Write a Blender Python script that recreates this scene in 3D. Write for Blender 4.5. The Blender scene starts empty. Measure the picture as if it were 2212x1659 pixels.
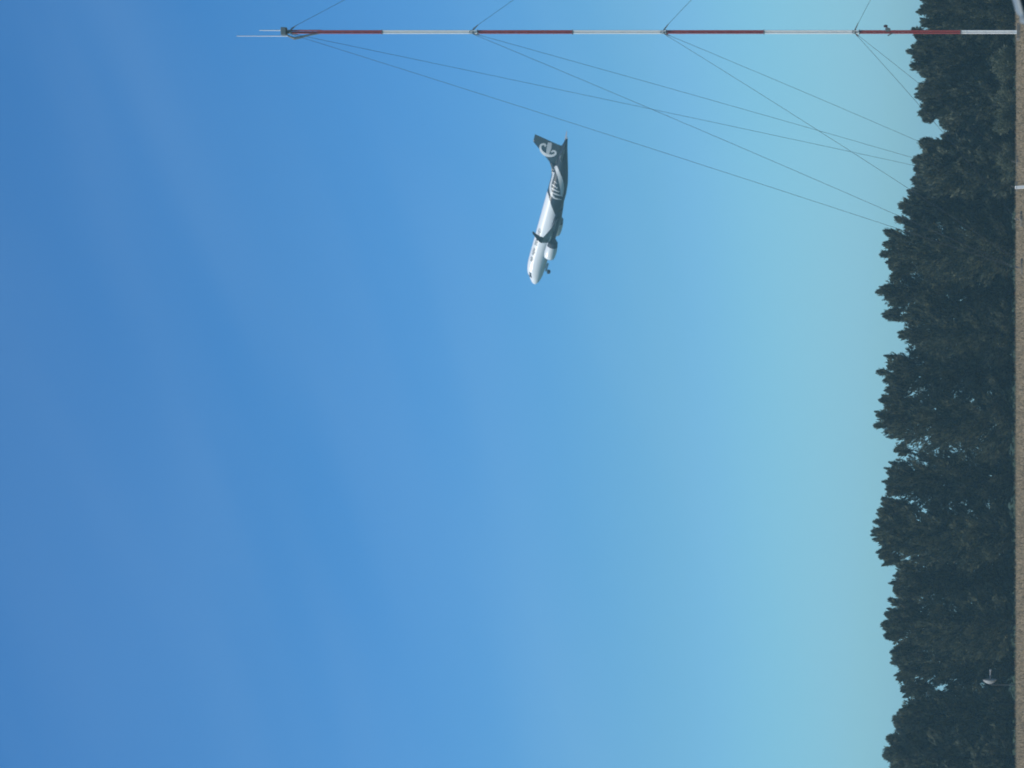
import bpy, bmesh, math, random
import numpy as np
from mathutils import Matrix, Vector

R = math.radians
scene = bpy.context.scene
col = scene.collection

# ---------------------------------------------------------------- camera
# The photograph is turned on its side: picture left is up, picture top is right.
CAM_H = 1.7
cam_data = bpy.data.cameras.new('camera')
cam_data.sensor_fit = 'HORIZONTAL'
cam_data.sensor_width = 36.0
cam_data.lens = 81.37
cam_data.shift_x = -0.4774
cam_data.clip_start = 0.1
cam_data.clip_end = 20000
cam_data.dof.use_dof = True
cam_data.dof.focus_distance = 62
cam_data.dof.aperture_fstop = 1.8
camera = bpy.data.objects.new('camera', cam_data)
m = Matrix(((0, 1, 0, 0), (0, 0, -1, 0), (-1, 0, 0, CAM_H), (0, 0, 0, 1)))
camera.matrix_world = m
col.objects.link(camera)
scene.camera = camera

# ---------------------------------------------------------------- sky and sun
SUN_EL, SUN_AZ = 56.0, -111.0          # azimuth clockwise from +Y (the view direction)
world = bpy.data.worlds.new('World')
scene.world = world
world.use_nodes = True
wn, wl = world.node_tree.nodes, world.node_tree.links
bg = wn['Background']
sky = wn.new('ShaderNodeTexSky')
sky.sky_type = 'NISHITA'
sky.sun_disc = False
sky.sun_elevation = R(SUN_EL)
sky.sun_rotation = R(SUN_AZ)
sky.air_density, sky.dust_density, sky.ozone_density = 1.0, 0.3, 6.0
# colour response of the phone: one grade over the whole sky
sc1 = wn.new('ShaderNodeVectorMath'); sc1.operation = 'SCALE'; sc1.inputs['Scale'].default_value = 0.1
crv = wn.new('ShaderNodeRGBCurve')
sc2 = wn.new('ShaderNodeVectorMath'); sc2.operation = 'SCALE'; sc2.inputs['Scale'].default_value = 10.0
pts = (((0, 0), (.077, .026), (.105, .036), (.126, .051), (.17, .091), (.233, .166), (.355, .305), (.5, .42), (1, .9)),
       ((0, 0), (.143, .125), (.194, .180), (.23, .232), (.30, .338), (.386, .470), (.51, .675), (.65, .76), (1, .95)),
       ((0, 0), (.299, .36), (.379, .498), (.43, .59), (.514, .722), (.583, .766), (.605, .825), (.75, .88), (1, .97)))
for c, pl in zip(crv.mapping.curves, pts):
    c.points[0].location = pl[0]; c.points[-1].location = pl[-1]
    for p in pl[1:-1]:
        c.points.new(*p)
    for p in c.points:
        p.handle_type = 'AUTO_CLAMPED'
crv.mapping.update()
# very thin high cirrus, drawn out into long streaks
tc = wn.new('ShaderNodeTexCoord'); nz = wn.new('ShaderNodeTexNoise'); cxyz = wn.new('ShaderNodeCombineXYZ')
for k, vec in enumerate(((1.5 * .936, 0, 1.5 * .351), (0, 1.0, 0), (-8.5 * .351, 0, 8.5 * .936))):
    dp = wn.new('ShaderNodeVectorMath'); dp.operation = 'DOT_PRODUCT'; dp.inputs[1].default_value = vec
    wl.new(tc.outputs['Generated'], dp.inputs[0]); wl.new(dp.outputs['Value'], cxyz.inputs[k])
nz.inputs['Scale'].default_value = 1.6; nz.inputs['Detail'].default_value = 2.5; nz.inputs['Roughness'].default_value = 0.5; nz.inputs['Distortion'].default_value = 0.3
mr = wn.new('ShaderNodeMapRange'); mr.inputs['From Min'].default_value = 0.46; mr.inputs['From Max'].default_value = 0.72
mr.inputs['To Min'].default_value = 0.0; mr.inputs['To Max'].default_value = 0.065
cir = wn.new('ShaderNodeMix'); cir.data_type = 'RGBA'; cir.inputs['B'].default_value = (5.0, 7.0, 8.8, 1)
wl.new(sky.outputs[0], sc1.inputs[0]); wl.new(sc1.outputs[0], crv.inputs['Color']); wl.new(crv.outputs[0], sc2.inputs[0])
wl.new(cxyz.outputs[0], nz.inputs['Vector']); wl.new(nz.outputs['Fac'], mr.inputs[0])
wl.new(sc2.outputs[0], cir.inputs['A']); wl.new(mr.outputs[0], cir.inputs['Factor'])
wl.new(cir.outputs['Result'], bg.inputs['Color'])
bg.inputs['Strength'].default_value = 0.1

sun_data = bpy.data.lights.new('sun', 'SUN')
sun_data.energy = 4.2
sun_data.angle = R(0.5)
sun_data.color = (1.0, 0.93, 0.82)
sun = bpy.data.objects.new('sun', sun_data)
sd = Vector((math.sin(R(SUN_AZ)) * math.cos(R(SUN_EL)), math.cos(R(SUN_AZ)) * math.cos(R(SUN_EL)), math.sin(R(SUN_EL))))
sun.rotation_euler = sd.to_track_quat('Z', 'Y').to_euler()
col.objects.link(sun)

vs = scene.view_settings
vs.view_transform = 'Standard'; vs.look = 'None'; vs.exposure = 0.0; vs.gamma = 1.0
vs.use_curve_mapping = False

# ---------------------------------------------------------------- helpers
def tag(o, label=None, cat=None, group=None, kind=None):
    if label: o['label'] = label
    if cat: o['category'] = cat
    if group: o['group'] = group
    if kind: o['kind'] = kind
    return o

def empty(name, loc=(0, 0, 0)):
    o = bpy.data.objects.new(name, None)
    o.location = loc
    o.empty_display_size = 0.2
    col.objects.link(o)
    return o

def mesh_obj(name, verts, faces, mat, parent=None, smooth=False):
    me = bpy.data.meshes.new(name)
    me.from_pydata([tuple(map(float, v)) for v in verts], [], [tuple(map(int, f)) for f in faces])
    if smooth:
        me.polygons.foreach_set('use_smooth', [True] * len(me.polygons))
    me.materials.append(mat)
    me.update()
    o = bpy.data.objects.new(name, me)
    col.objects.link(o)
    if parent is not None:
        o.parent = parent
    return o

def material(name, color, rough=0.6, metallic=0.0, spec=0.5, noise=0.0, scale=3.0, bump=0.0, coat=0.0, tint=None):
    mt = bpy.data.materials.new(name)
    mt.use_nodes = True
    n, l = mt.node_tree.nodes, mt.node_tree.links
    b = n['Principled BSDF']
    b.inputs['Base Color'].default_value = (*color, 1)
    b.inputs['Roughness'].default_value = rough
    b.inputs['Metallic'].default_value = metallic
    b.inputs['Specular IOR Level'].default_value = spec
    b.inputs['Coat Weight'].default_value = coat
    if noise:
        t = n.new('ShaderNodeTexCoord'); z = n.new('ShaderNodeTexNoise'); mx = n.new('ShaderNodeMix'); mx.data_type = 'RGBA'
        z.inputs['Scale'].default_value = scale; z.inputs['Detail'].default_value = 5
        lo = tint if tint else tuple(c * (1 - noise) for c in color)
        hi = tuple(min(1, c * (1 + noise)) for c in color)
        mx.inputs['A'].default_value = (*lo, 1); mx.inputs['B'].default_value = (*hi, 1)
        l.new(t.outputs['Object'], z.inputs['Vector']); l.new(z.outputs['Fac'], mx.inputs['Factor']); l.new(mx.outputs['Result'], b.inputs['Base Color'])
        if bump:
            bp = n.new('ShaderNodeBump'); bp.inputs['Strength'].default_value = bump; bp.inputs['Distance'].default_value = 0.1
            l.new(z.outputs['Fac'], bp.inputs['Height']); l.new(bp.outputs[0], b.inputs['Normal'])
    return mt

class MB:
    """collects tubes, boxes and lofts; build() links them as one mesh object"""
    def __init__(s):
        s.v, s.f = [], []
    def add(s, verts, faces):
        k = len(s.v)
        s.v += [tuple(v) for v in verts]
        s.f += [tuple(i + k for i in f) for f in faces]
        return s
    def tube(s, p, q, r0, r1=None, n=6, caps=True):
        p, q = Vector(p), Vector(q)
        r1 = r0 if r1 is None else r1
        d = (q - p).normalized()
        a = d.orthogonal().normalized(); b = d.cross(a)
        vs_ = []
        for c, r in ((p, r0), (q, r1)):
            for i in range(n):
                t = 2 * math.pi * i / n
                vs_.append(c + (a * math.cos(t) + b * math.sin(t)) * r)
        fs = [(i, (i + 1) % n, n + (i + 1) % n, n + i) for i in range(n)]
        if caps:
            fs += [tuple(range(n - 1, -1, -1)), tuple(range(n, 2 * n))]
        return s.add(vs_, fs)
    def path(s, pts_, radii, n=6):
        pts_ = [Vector(p) for p in pts_]
        vs_, fs = [], []
        prev = None
        for i, (p, r) in enumerate(zip(pts_, radii)):
            d = (pts_[min(i + 1, len(pts_) - 1)] - pts_[max(i - 1, 0)]).normalized()
            a = d.orthogonal().normalized() if prev is None else (prev - d * prev.dot(d)).normalized()
            prev = a
            b = d.cross(a)
            for k in range(n):
                t = 2 * math.pi * k / n
                vs_.append(p + (a * math.cos(t) + b * math.sin(t)) * r)
        for i in range(len(pts_) - 1):
            for k in range(n):
                fs.append((i * n + k, i * n + (k + 1) % n, (i + 1) * n + (k + 1) % n, (i + 1) * n + k))
        fs += [tuple(range(n - 1, -1, -1)), tuple(range((len(pts_) - 1) * n, len(pts_) * n))]
        return s.add(vs_, fs)
    def box(s, c, d, rot=None, bevel=0.0):
        bm = bmesh.new()
        bmesh.ops.create_cube(bm, size=1)
        for v in bm.verts:
            v.co = Vector((v.co.x * d[0], v.co.y * d[1], v.co.z * d[2]))
        if bevel:
            bmesh.ops.bevel(bm, geom=list(bm.edges), offset=bevel, segments=2, profile=0.6, affect='EDGES')
        bm.verts.index_update()
        vs_ = [((rot @ v.co) if rot else v.co) + Vector(c) for v in bm.verts]
        fs = [tuple(v.index for v in f.verts) for f in bm.faces]
        bm.free()
        return s.add(vs_, fs)
    def rings(s, rings, close=True, cap0=True, cap1=True):
        n = len(rings[0])
        vs_ = [p for r in rings for p in r]
        fs = []
        for i in range(len(rings) - 1):
            for k in range(n if close else n - 1):
                fs.append((i * n + k, i * n + (k + 1) % n, (i + 1) * n + (k + 1) % n, (i + 1) * n + k))
        if cap0: fs.append(tuple(range(n - 1, -1, -1)))
        if cap1: fs.append(tuple(range((len(rings) - 1) * n, len(rings) * n)))
        return s.add(vs_, fs)
    def build(s, name, mat, parent=None, smooth=False):
        return mesh_obj(name, s.v, s.f, mat, parent, smooth)

# distances along the sightline to a place seen in the picture (picture units: 2212 x 1659)
def place_x(py, depth): return (829.5 - py) / 5000 * depth
def place_z(px, depth): return CAM_H + (2162 - px) / 5000 * depth

# ---------------------------------------------------------------- ground
def ground_material():
    mt = bpy.data.materials.new('dry_grass_field'); mt.use_nodes = True
    n, l = mt.node_tree.nodes, mt.node_tree.links
    b = n['Principled BSDF']; b.inputs['Roughness'].default_value = 0.95; b.inputs['Specular IOR Level'].default_value = 0.1
    t = n.new('ShaderNodeTexCoord')
    z1 = n.new('ShaderNodeTexNoise'); z1.inputs['Scale'].default_value = 0.12; z1.inputs['Detail'].default_value = 8
    z2 = n.new('ShaderNodeTexNoise'); z2.inputs['Scale'].default_value = 2.5; z2.inputs['Detail'].default_value = 6
    r1 = n.new('ShaderNodeValToRGB')
    r1.color_ramp.elements[0].position = 0.3; r1.color_ramp.elements[0].color = (0.285, 0.218, 0.135, 1)
    r1.color_ramp.elements[1].position = 0.7; r1.color_ramp.elements[1].color = (0.37, 0.285, 0.18, 1)
    mx = n.new('ShaderNodeMix'); mx.data_type = 'RGBA'; mx.blend_type = 'MULTIPLY'; mx.inputs['Factor'].default_value = 0.5
    l.new(t.outputs['Object'], z1.inputs['Vector']); l.new(t.outputs['Object'], z2.inputs['Vector'])
    l.new(z1.outputs['Fac'], r1.inputs[0]); l.new(r1.outputs[0], mx.inputs['A']); l.new(z2.outputs['Fac'], mx.inputs['B'])
    # the dry field ends at the trees; pasture and woodland beyond and to the sides are dark green
    sp = n.new('ShaderNodeSeparateXYZ'); l.new(t.outputs['Object'], sp.inputs[0])
    ab = n.new('ShaderNodeMath'); ab.operation = 'ABSOLUTE'; l.new(sp.outputs['X'], ab.inputs[0])
    e1 = n.new('ShaderNodeMapRange'); e1.inputs['From Min'].default_value = 264; e1.inputs['From Max'].default_value = 268; l.new(sp.outputs['Y'], e1.inputs[0])
    e2 = n.new('ShaderNodeMapRange'); e2.inputs['From Min'].default_value = 95; e2.inputs['From Max'].default_value = 110; l.new(ab.outputs[0], e2.inputs[0])
    e3 = n.new('ShaderNodeMapRange'); e3.inputs['From Min'].default_value = 130; e3.inputs['From Max'].default_value = 110; l.new(sp.outputs['Y'], e3.inputs[0])
    mm = n.new('ShaderNodeMath'); mm.operation = 'MAXIMUM'; l.new(e1.outputs[0], mm.inputs[0]); l.new(e2.outputs[0], mm.inputs[1])
    m3 = n.new('ShaderNodeMath'); m3.operation = 'MAXIMUM'; l.new(mm.outputs[0], m3.inputs[0]); l.new(e3.outputs[0], m3.inputs[1])
    gr = n.new('ShaderNodeValToRGB'); gr.color_ramp.elements[0].color = (0.018, 0.030, 0.014, 1); gr.color_ramp.elements[1].color = (0.045, 0.062, 0.026, 1)
    l.new(z1.outputs['Fac'], gr.inputs[0])
    m4 = n.new('ShaderNodeMix'); m4.data_type = 'RGBA'; l.new(m3.outputs[0], m4.inputs['Factor']); l.new(mx.outputs['Result'], m4.inputs['A']); l.new(gr.outputs[0], m4.inputs['B'])
    l.new(m4.outputs['Result'], b.inputs['Base Color'])
    bp = n.new('ShaderNodeBump'); bp.inputs['Strength'].default_value = 0.6; bp.inputs['Distance'].default_value = 0.15
    l.new(z2.outputs['Fac'], bp.inputs['Height']); l.new(bp.outputs[0], b.inputs['Normal'])
    return mt

def build_ground():
    # one sheet to the horizon, gently uneven near the place
    xs = np.concatenate([np.linspace(-2500, -130, 10), np.linspace(-120, 120, 61), np.linspace(130, 2500, 10)])
    ys = np.concatenate([np.linspace(-400, 0, 6), np.linspace(10, 320, 79), np.linspace(340, 3500, 16)])
    rng = np.random.RandomState(3)
    vs_, fs = [], []
    for j, y in enumerate(ys):
        for i, x in enumerate(xs):
            near = abs(x) < 121 and 60 < y < 321
            vs_.append((x, y, rng.uniform(-0.035, 0.035) if near else 0.0))
    nx = len(xs)
    for j in range(len(ys) - 1):
        for i in range(nx - 1):
            a = j * nx + i
            fs.append((a, a + 1, a + nx + 1, a + nx))
    tag(mesh_obj('ground', vs_, fs, ground_material(), smooth=True), kind='structure')

build_ground()

# ---------------------------------------------------------------- shelter belt trees
def leaf_material(name, dark, light):
    mt = bpy.data.materials.new(name); mt.use_nodes = True
    n, l = mt.node_tree.nodes, mt.node_tree.links
    b = n['Principled BSDF']; b.inputs['Roughness'].default_value = 0.65; b.inputs['Specular IOR Level'].default_value = 0.25
    at = n.new('ShaderNodeAttribute'); at.attribute_name = 'tone'
    mx = n.new('ShaderNodeMix'); mx.data_type = 'RGBA'
    mx.inputs['A'].default_value = (*dark, 1); mx.inputs['B'].default_value = (*light, 1)
    l.new(at.outputs['Fac'], mx.inputs['Factor']); l.new(mx.outputs['Result'], b.inputs['Base Color'])
    tr = n.new('ShaderNodeBsdfTranslucent'); ms = n.new('ShaderNodeMixShader'); ms.inputs[0].default_value = 0.3
    l.new(mx.outputs['Result'], tr.inputs[0]); l.new(b.outputs[0], ms.inputs[1]); l.new(tr.outputs[0], ms.inputs[2])
    l.new(ms.outputs[0], n['Material Output'].inputs[0])
    return mt

M_LEAF = leaf_material('dark_needles', (0.040, 0.056, 0.042), (0.150, 0.165, 0.100))
M_GUM = leaf_material('grey_green_leaves', (0.044, 0.060, 0.046), (0.150, 0.168, 0.108))
M_SHRUB = leaf_material('olive_leaves', (0.070, 0.088, 0.056), (0.13, 0.145, 0.09))
M_BARK = material('bark', (0.055, 0.045, 0.036), 0.9, noise=0.4, scale=4, bump=0.4)

def unit(a):
    return a / np.maximum(np.linalg.norm(a, axis=-1, keepdims=True), 1e-6)

def blades_mesh(name, base, dirs, length, width, tone, mat, parent, rng):
    """one pointed leaf (two triangles) per row"""
    n = len(base)
    side = unit(np.cross(dirs, unit(rng.normal(size=(n, 3)))))
    mid = base + dirs * (length * 0.42)[:, None]
    bend = rng.normal(size=(n, 3)) * (length * 0.10)[:, None]
    tip = base + dirs * length[:, None] + bend
    v = np.empty((n, 4, 3))
    v[:, 0] = base; v[:, 1] = mid + side * width[:, None] / 2; v[:, 2] = tip; v[:, 3] = mid - side * width[:, None] / 2
    me = bpy.data.meshes.new(name)
    me.vertices.add(n * 4); me.vertices.foreach_set('co', v.reshape(-1))
    me.loops.add(n * 4); me.loops.foreach_set('vertex_index', np.arange(n * 4))
    me.polygons.add(n); me.polygons.foreach_set('loop_start', np.arange(n) * 4)
    me.polygons.foreach_set('loop_total', np.full(n, 4))
    at = me.attributes.new('tone', 'FLOAT', 'FACE'); at.data.foreach_set('value', tone)
    me.materials.append(mat)
    me.update(calc_edges=True); me.validate()
    o = bpy.data.objects.new(name, me); col.objects.link(o); o.parent = parent
    return o

def make_tree(label, x, y, H, Rad, seed, loose=0.0, mat=None, dens=1.0):
    rng = np.random.RandomState(seed)
    root = empty('shelter_tree', (x, y, 0))
    tag(root, label, 'tree', 'trees of the shelter belt')
    mat = mat or M_LEAF
    tw = MB()
    lean = rng.uniform(-0.25, 0.25, 2)
    def stem(t): return np.array([lean[0] * t * t * 2, lean[1] * t * t * 2, t * H * 0.93])
    tw.path([stem(t) for t in np.linspace(0, 1, 7)], [0.34 * (1 - t) + 0.03 for t in np.linspace(0, 1, 7)], 7)
    spine_p, spine_d, spine_l, spine_s = [], [], [], []
    nl = int(104 * dens)
    for i in range(nl):
        t = 0.02 + 0.95 * (i + rng.rand()) / nl
        az = i * 2.4 + rng.uniform(-.5, .5)
        prof = min(1.0, 0.92 + 0.25 * t) if t < 0.60 else max(0.34, 1.0 - 0.66 * ((t - 0.60) / 0.40) ** 2.4)
        ln = Rad * prof * rng.uniform(0.74, 1.10)
        el = R(rng.uniform(-4, 14) + 52 * t ** 0.8)
        d = np.array([math.cos(az) * math.cos(el), math.sin(az) * math.cos(el), math.sin(el)])
        tip_z = t * (H - 1.0)
        p0 = stem(min(0.97, max(0.02, (tip_z - ln * math.sin(el)) / (H * 0.93))))
        pts_ = []
        for s in np.linspace(0, 1, 5):
            pts_.append(p0 + d * ln * s + np.array([0, 0, 0.10 * ln * s * s]))
        tw.path(pts_, [0.085 * (1 - s) * (1 - 0.6 * t) + 0.012 for s in np.linspace(0, 1, 5)], 4)
        nseg = max(3, int(ln / 0.40))
        for k in range(nseg):
            s = 0.12 + 0.88 * (k + rng.rand()) / nseg
            p = p0 + d * ln * s + np.array([0, 0, 0.10 * ln * s * s])
            spine_p.append(p); spine_d.append(d + np.array([0, 0, 0.35 * s])); spine_l.append((1.0 if s < .75 else 1.0 - 1.6 * (s - .75)) + 0.35 * (s < .6) * (loose < .4)); spine_s.append(s)
    # upright leaders that make the spiky skyline
    nlead = rng.randint(16, 24)
    for i in range(nlead):
        off = rng.uniform(-1, 1, 2) * Rad * 0.75 if i else rng.normal(size=2) * .3
        top = H * (1.0 - 0.03 * abs(rng.normal()) - 0.14 * (np.hypot(*off) / Rad) ** 2) if i else H
        hh = rng.uniform(0.7, 1.7)
        b0 = np.array([lean[0] * 2 + off[0], lean[1] * 2 + off[1], top - hh])
        dd = unit(np.array([rng.normal() * 0.13 + off[0] * .12, rng.normal() * 0.13 + off[1] * .12, 1.0]))
        tw.path([b0 - dd * 1.5, b0, b0 + dd * hh * 0.85], [0.05, 0.035, 0.012], 4)
        for s in np.linspace(-0.8, 1, 19):
            spine_p.append(b0 + dd * hh * 0.86 * s); spine_d.append(dd * 1.5); spine_l.append(0.95 - 0.80 * max(0, s)); spine_s.append(1.2)
    SP, SD, SL, SS = np.array(spine_p), unit(np.array(spine_d)), np.array(spine_l), np.array(spine_s)
    nt_ = 5 if loose > .4 else 7                                                   # tufts about each point of a limb
    spread = (0.30 + 0.10 * loose)
    tp = np.repeat(SP, nt_, 0) + rng.normal(size=(len(SP) * nt_, 3)) * (np.where(np.repeat(SS, nt_) > 1.1, .62, 1.0) * spread * np.repeat(SL, nt_) ** 1.3)[:, None] * np.array([1, 1, 0.8])
    td = unit(np.repeat(SD, nt_, 0) + rng.normal(size=(len(SP) * nt_, 3)) * np.where(np.repeat(SS, nt_) > 1.1, .16, .32)[:, None] + np.array([0, 0, 0.25]))
    tl = np.repeat(SL, nt_)
    tone_t = np.clip(rng.normal(0.42, 0.20, len(tp)) + np.repeat(rng.normal(0, 0.36, len(SP)), nt_), 0, 1)
    nb = 8                                                    # leaves in each tuft
    base = np.repeat(tp, nb, 0); d = np.repeat(td, nb, 0)
    k = rng.rand(len(base))
    base = base + d * (k * 0.45 * np.repeat(tl, nb))[:, None]
    d = unit(d + rng.normal(size=base.shape) * (0.40 - 0.20 * k)[:, None])
    sz = (0.34 + 0.30 * loose) * np.repeat(tl, nb) ** 0.5
    length = sz * rng.uniform(0.7, 1.35, len(base))
    width = length * (0.30 + 0.02 * loose) * rng.uniform(0.7, 1.2, len(base))
    keep = base[:, 2] > 0.05
    tone = np.clip(np.repeat(tone_t, nb) + rng.normal(0, 0.08, len(base)), 0, 1)
    tw.build('trunk', M_BARK, root)
    blades_mesh('crown', base[keep], d[keep], length[keep], width[keep], tone[keep], mat, root, rng)
    return root

#   picture row, skyline, depth, radius, looseness, label
TREES = [
    (-62, 1992, 262, 4.2, 0.0, 'dark tree in the photo top corner, beside the pale vehicle roof'),
    (28, 1978, 259, 4.0, 0.0, 'dark shelter belt tree just behind the mast on its far side'),
    (122, 1955, 261, 3.9, 0.0, 'spiky dark tree directly behind the lowest red band of the mast'),
    (212, 1973, 258, 3.4, 0.5, 'lower ragged tree second from the mast, above the olive shrubs'),
    (282, 2026, 263, 3.6, 0.0, 'lowest tree of the belt, in the dip where the highest guy wires end'),
    (352, 1972, 258, 3.4, 1.0, 'loose tree with big upright leaf sprays before the lowest dip'),
    (432, 1944, 262, 3.3, 0.8, 'open tree with curled leafy shoots at the two outermost guy wires'),
    (535, 1898, 259, 4.4, 0.0, 'tall dense round-shouldered tree beside the outermost guy wire'),
    (632, 1890, 263, 4.0, 0.0, 'tall spiky tree next down the photo from the round-shouldered one'),
    (715, 1938, 260, 3.8, 0.0, 'shorter tree in the notch between the two tallest dense pairs'),
    (800, 1893, 262, 3.9, 0.0, 'tall tree with a thin curled tip below the notch, mid belt'),
    (908, 1886, 259, 4.3, 0.0, 'broad tall tree at the middle of the shelter belt'),
    (1035, 1904, 262, 4.4, 0.0, 'rounded tree just above the highest peak of the belt'),
    (1158, 1878, 260, 4.2, 0.2, 'highest tree of the shelter belt, with a forked peak'),
    (1248, 1917, 263, 3.6, 0.0, 'lower tree right below the highest peak, beside a scooped gap'),
    (1345, 1902, 259, 4.2, 0.0, 'broad tree between the scooped gap and the dish antenna'),
    (1432, 1922, 262, 3.6, 0.0, 'dark tree rising behind the small dish antenna'),
    (1548, 1931, 260, 3.8, 0.3, 'ragged tree below the dish antenna, second from the bottom edge'),
    (1638, 1906, 258, 3.7, 1.0, 'loose leafy tree cut by the bottom edge of the photo'),
    (1730, 1915, 262, 4.2, 0.0, 'dark tree almost outside the bottom edge of the photo'),
]
for i, (py, px, depth, rad, loose, lab) in enumerate(TREES):
    ground_px = 2162 + CAM_H / depth * 5000
    make_tree(lab, place_x(py, depth), depth, place_z(px, depth), rad * 1.16, 100 + i, loose, M_GUM if loose > 0.4 else M_LEAF)

# low olive shrubs at the foot of the belt
def make_shrub(label, py, depth, H, W, seed):
    rng = np.random.RandomState(seed)
    root = empty('shrub', (place_x(py, depth), depth, 0))
    tag(root, label, 'shrub', 'low shrubs at the foot of the shelter belt')
    tw = MB(); P, D = [], []
    for i in range(26):
        az = rng.uniform(0, 6.28); rr = W * math.sqrt(rng.rand()); el = rng.uniform(.5, 1.0)
        b0 = np.array([math.cos(az) * rr * .45, math.sin(az) * rr * .35, 0.02])
        top = np.array([math.cos(az) * rr, math.sin(az) * rr * .8, H * el * math.sqrt(max(.1, 1 - .75 * (rr / W) ** 2))])
        tw.path([b0, (b0 + top) / 2 + rng.normal(size=3) * .1, top], [.035, .025, .01], 4)
        for s in np.linspace(.1, 1, 9):
            P.append(b0 + (top - b0) * s); D.append(unit(top - b0))
    P, D = np.array(P), np.array(D)
    k = 42
    base = np.repeat(P, k, 0) + rng.normal(size=(len(P) * k, 3)) * 0.20
    d = unit(np.repeat(D, k, 0) + rng.normal(size=base.shape) * .7)
    ln = rng.uniform(.14, .32, len(base)); keep = base[:, 2] > .03
    tone = np.clip(np.repeat(rng.normal(.5, .25, len(P)), k), 0, 1)
    tw.build('stem', M_BARK, root)
    blades_mesh('foliage', base[keep], d[keep], ln[keep], ln[keep] * .4, tone[keep], M_SHRUB, root, rng)

make_shrub('olive shrub nearest the foot of the mast', 135, 251, 2.9, 2.0, 11)
make_shrub('largest rounded olive shrub, middle of the three beside the mast', 242, 250, 2.7, 2.7, 12)
make_shrub('small low olive shrub nearest the white post', 352, 251, 2.0, 2.2, 13)

# dry grass standing on the field
def build_grass():
    rng = np.random.RandomState(5)
    n = 30000
    y = rng.uniform(150, 262, n); x = rng.uniform(-1, 1, n) * y * 0.18
    base = np.stack([x, y, np.zeros(n)], 1)
    d = unit(rng.normal(size=(n, 3)) * 0.35 + np.array([0, 0, 1.0]))
    ln = rng.uniform(.10, .30, n)
    mt = leaf_material('dry_grass_blades', (0.21, 0.165, 0.10), (0.34, 0.27, 0.17))
    o = blades_mesh('dry_grass', base, d, ln, ln * .18, rng.rand(n), mt, None, rng)
    tag(o, 'short dry tan grass over the field before the trees', 'grass', kind='stuff')
build_grass()

# ---------------------------------------------------------------- guyed radio mast
M_RED = material('mast_red_paint', (0.34, 0.052, 0.046), 0.55, noise=0.25, scale=1.5)
M_WHITE = material('mast_white_paint', (0.85, 0.85, 0.82), 0.5, noise=0.08, scale=1.5)
M_STEEL = material('galvanised_steel', (0.16, 0.18, 0.17), 0.5, metallic=0.3, noise=0.2, scale=6)
M_WIRE = material('guy_wire_steel', (0.03, 0.036, 0.04), 0.5, metallic=0.2)
M_WHIP = material('whip_fibreglass', (0.72, 0.76, 0.80), 0.4)
M_CONC = material('concrete', (0.17, 0.16, 0.14), 0.9, noise=0.25, scale=5, bump=0.2)
M_LAMPGLASS = material('red_lamp_glass', (0.06, 0.02, 0.02), 0.15)

MAST_D = 200.0
MX = place_x(69, MAST_D)
def mz(px): return place_z(px, MAST_D)
mast = empty('guyed_mast', (MX, MAST_D, 0))
tag(mast, 'tall thin red and white banded lattice radio mast held by guy wires', 'radio mast')
LEG_R = 0.125
ANG = [R(200), R(320), R(80)]
def leg(i, z): return Vector((LEG_R * math.cos(ANG[i % 3]), LEG_R * math.sin(ANG[i % 3]), z))

def lattice(z0, z1, mat):
    b = MB()
    for i in range(3):
        b.tube(leg(i, z0), leg(i, z1), 0.052, n=8)
    n = max(2, round((z1 - z0) / 0.42))
    zs = np.linspace(z0 + 0.03, z1 - 0.03, n + 1)
    for k in range(n):
        for i in range(3):
            a, c = (i, i + 1) if (k + i) % 2 else (i + 1, i)
            b.tube(leg(a, zs[k]), leg(c, zs[k + 1]), 0.036, n=4, caps=False)
            b.tube(leg(i, zs[k]), leg(i + 1, zs[k]), 0.034, n=4, caps=False)
    sec = b.build('mast_section', mat, mast)
    # bolted flange at the foot of the section
    f = MB()
    f.rings([[leg(i, z) * 1.0 + Vector((math.cos(ANG[i]), math.sin(ANG[i]), 0)) * 0.12 for i in range(3)] for z in (z0 - 0.02, z0 + 0.05)])
    f.build('flange', M_STEEL, sec)

bands = [2199, 2076, 1857, 1651, 1440, 1238, 1032.5, 826.7, 686]
mats = [M_WHITE, M_RED, M_WHITE, M_RED, M_WHITE, M_RED, M_WHITE, M_RED]
for a, b_, mt_ in zip(bands[:-1], bands[1:], mats):
    lattice(mz(a) + 0.005, mz(b_) - 0.005, mt_)
# foot
fb = MB(); fb.box((0, 0, 0.08), (1.3, 1.3, 0.5), bevel=0.04)
fb.build('foot_block', M_CONC, mast)

# guys: three directions, outer anchors for the upper levels, inner ones for the lowest
PHI = -11.0
levels = [(628, 33.0), (1022, 33.0), (1435, 32.0), (1848, 27.0)]
for li, (px, rad) in enumerate(levels):
    z = mz(px)
    cb = MB()
    for i in range(3):
        cb.tube(leg(i, z), leg(i + 1, z), 0.05, n=6)
        cb.tube(leg(i, z + 0.28), leg(i + 1, z + 0.28), 0.04, n=6)
        cb.tube(leg(i, z), leg(i, z + 0.28), 0.055, n=6)
    collar = cb.build('guy_collar', M_STEEL, mast)
    for k in range(3):
        a = R(PHI + 120 * k)
        u = Vector((math.cos(a), math.sin(a), 0))
        p = u * 0.30 + Vector((0, 0, z))
        q = u * rad + Vector((0, 0, 0.45))
        lb = MB(); lb.tube(u * 0.12 + Vector((0, 0, z + .06)), p + (q - p).normalized() * 0.55, 0.065, 0.035, n=6)
        lb.build('guy_lug', M_STEEL, collar)
        pts_ = []
        L = (q - p).length
        for s in np.linspace(0, 1, 25):
            pts_.append(p.lerp(q, s) - Vector((0, 0, 4 * s * (1 - s) * L * 0.006)))
        wb = MB(); wb.path(pts_, [0.016] * 25, 5)
        wb.build('guy_wire', M_WIRE, mast)
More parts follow.
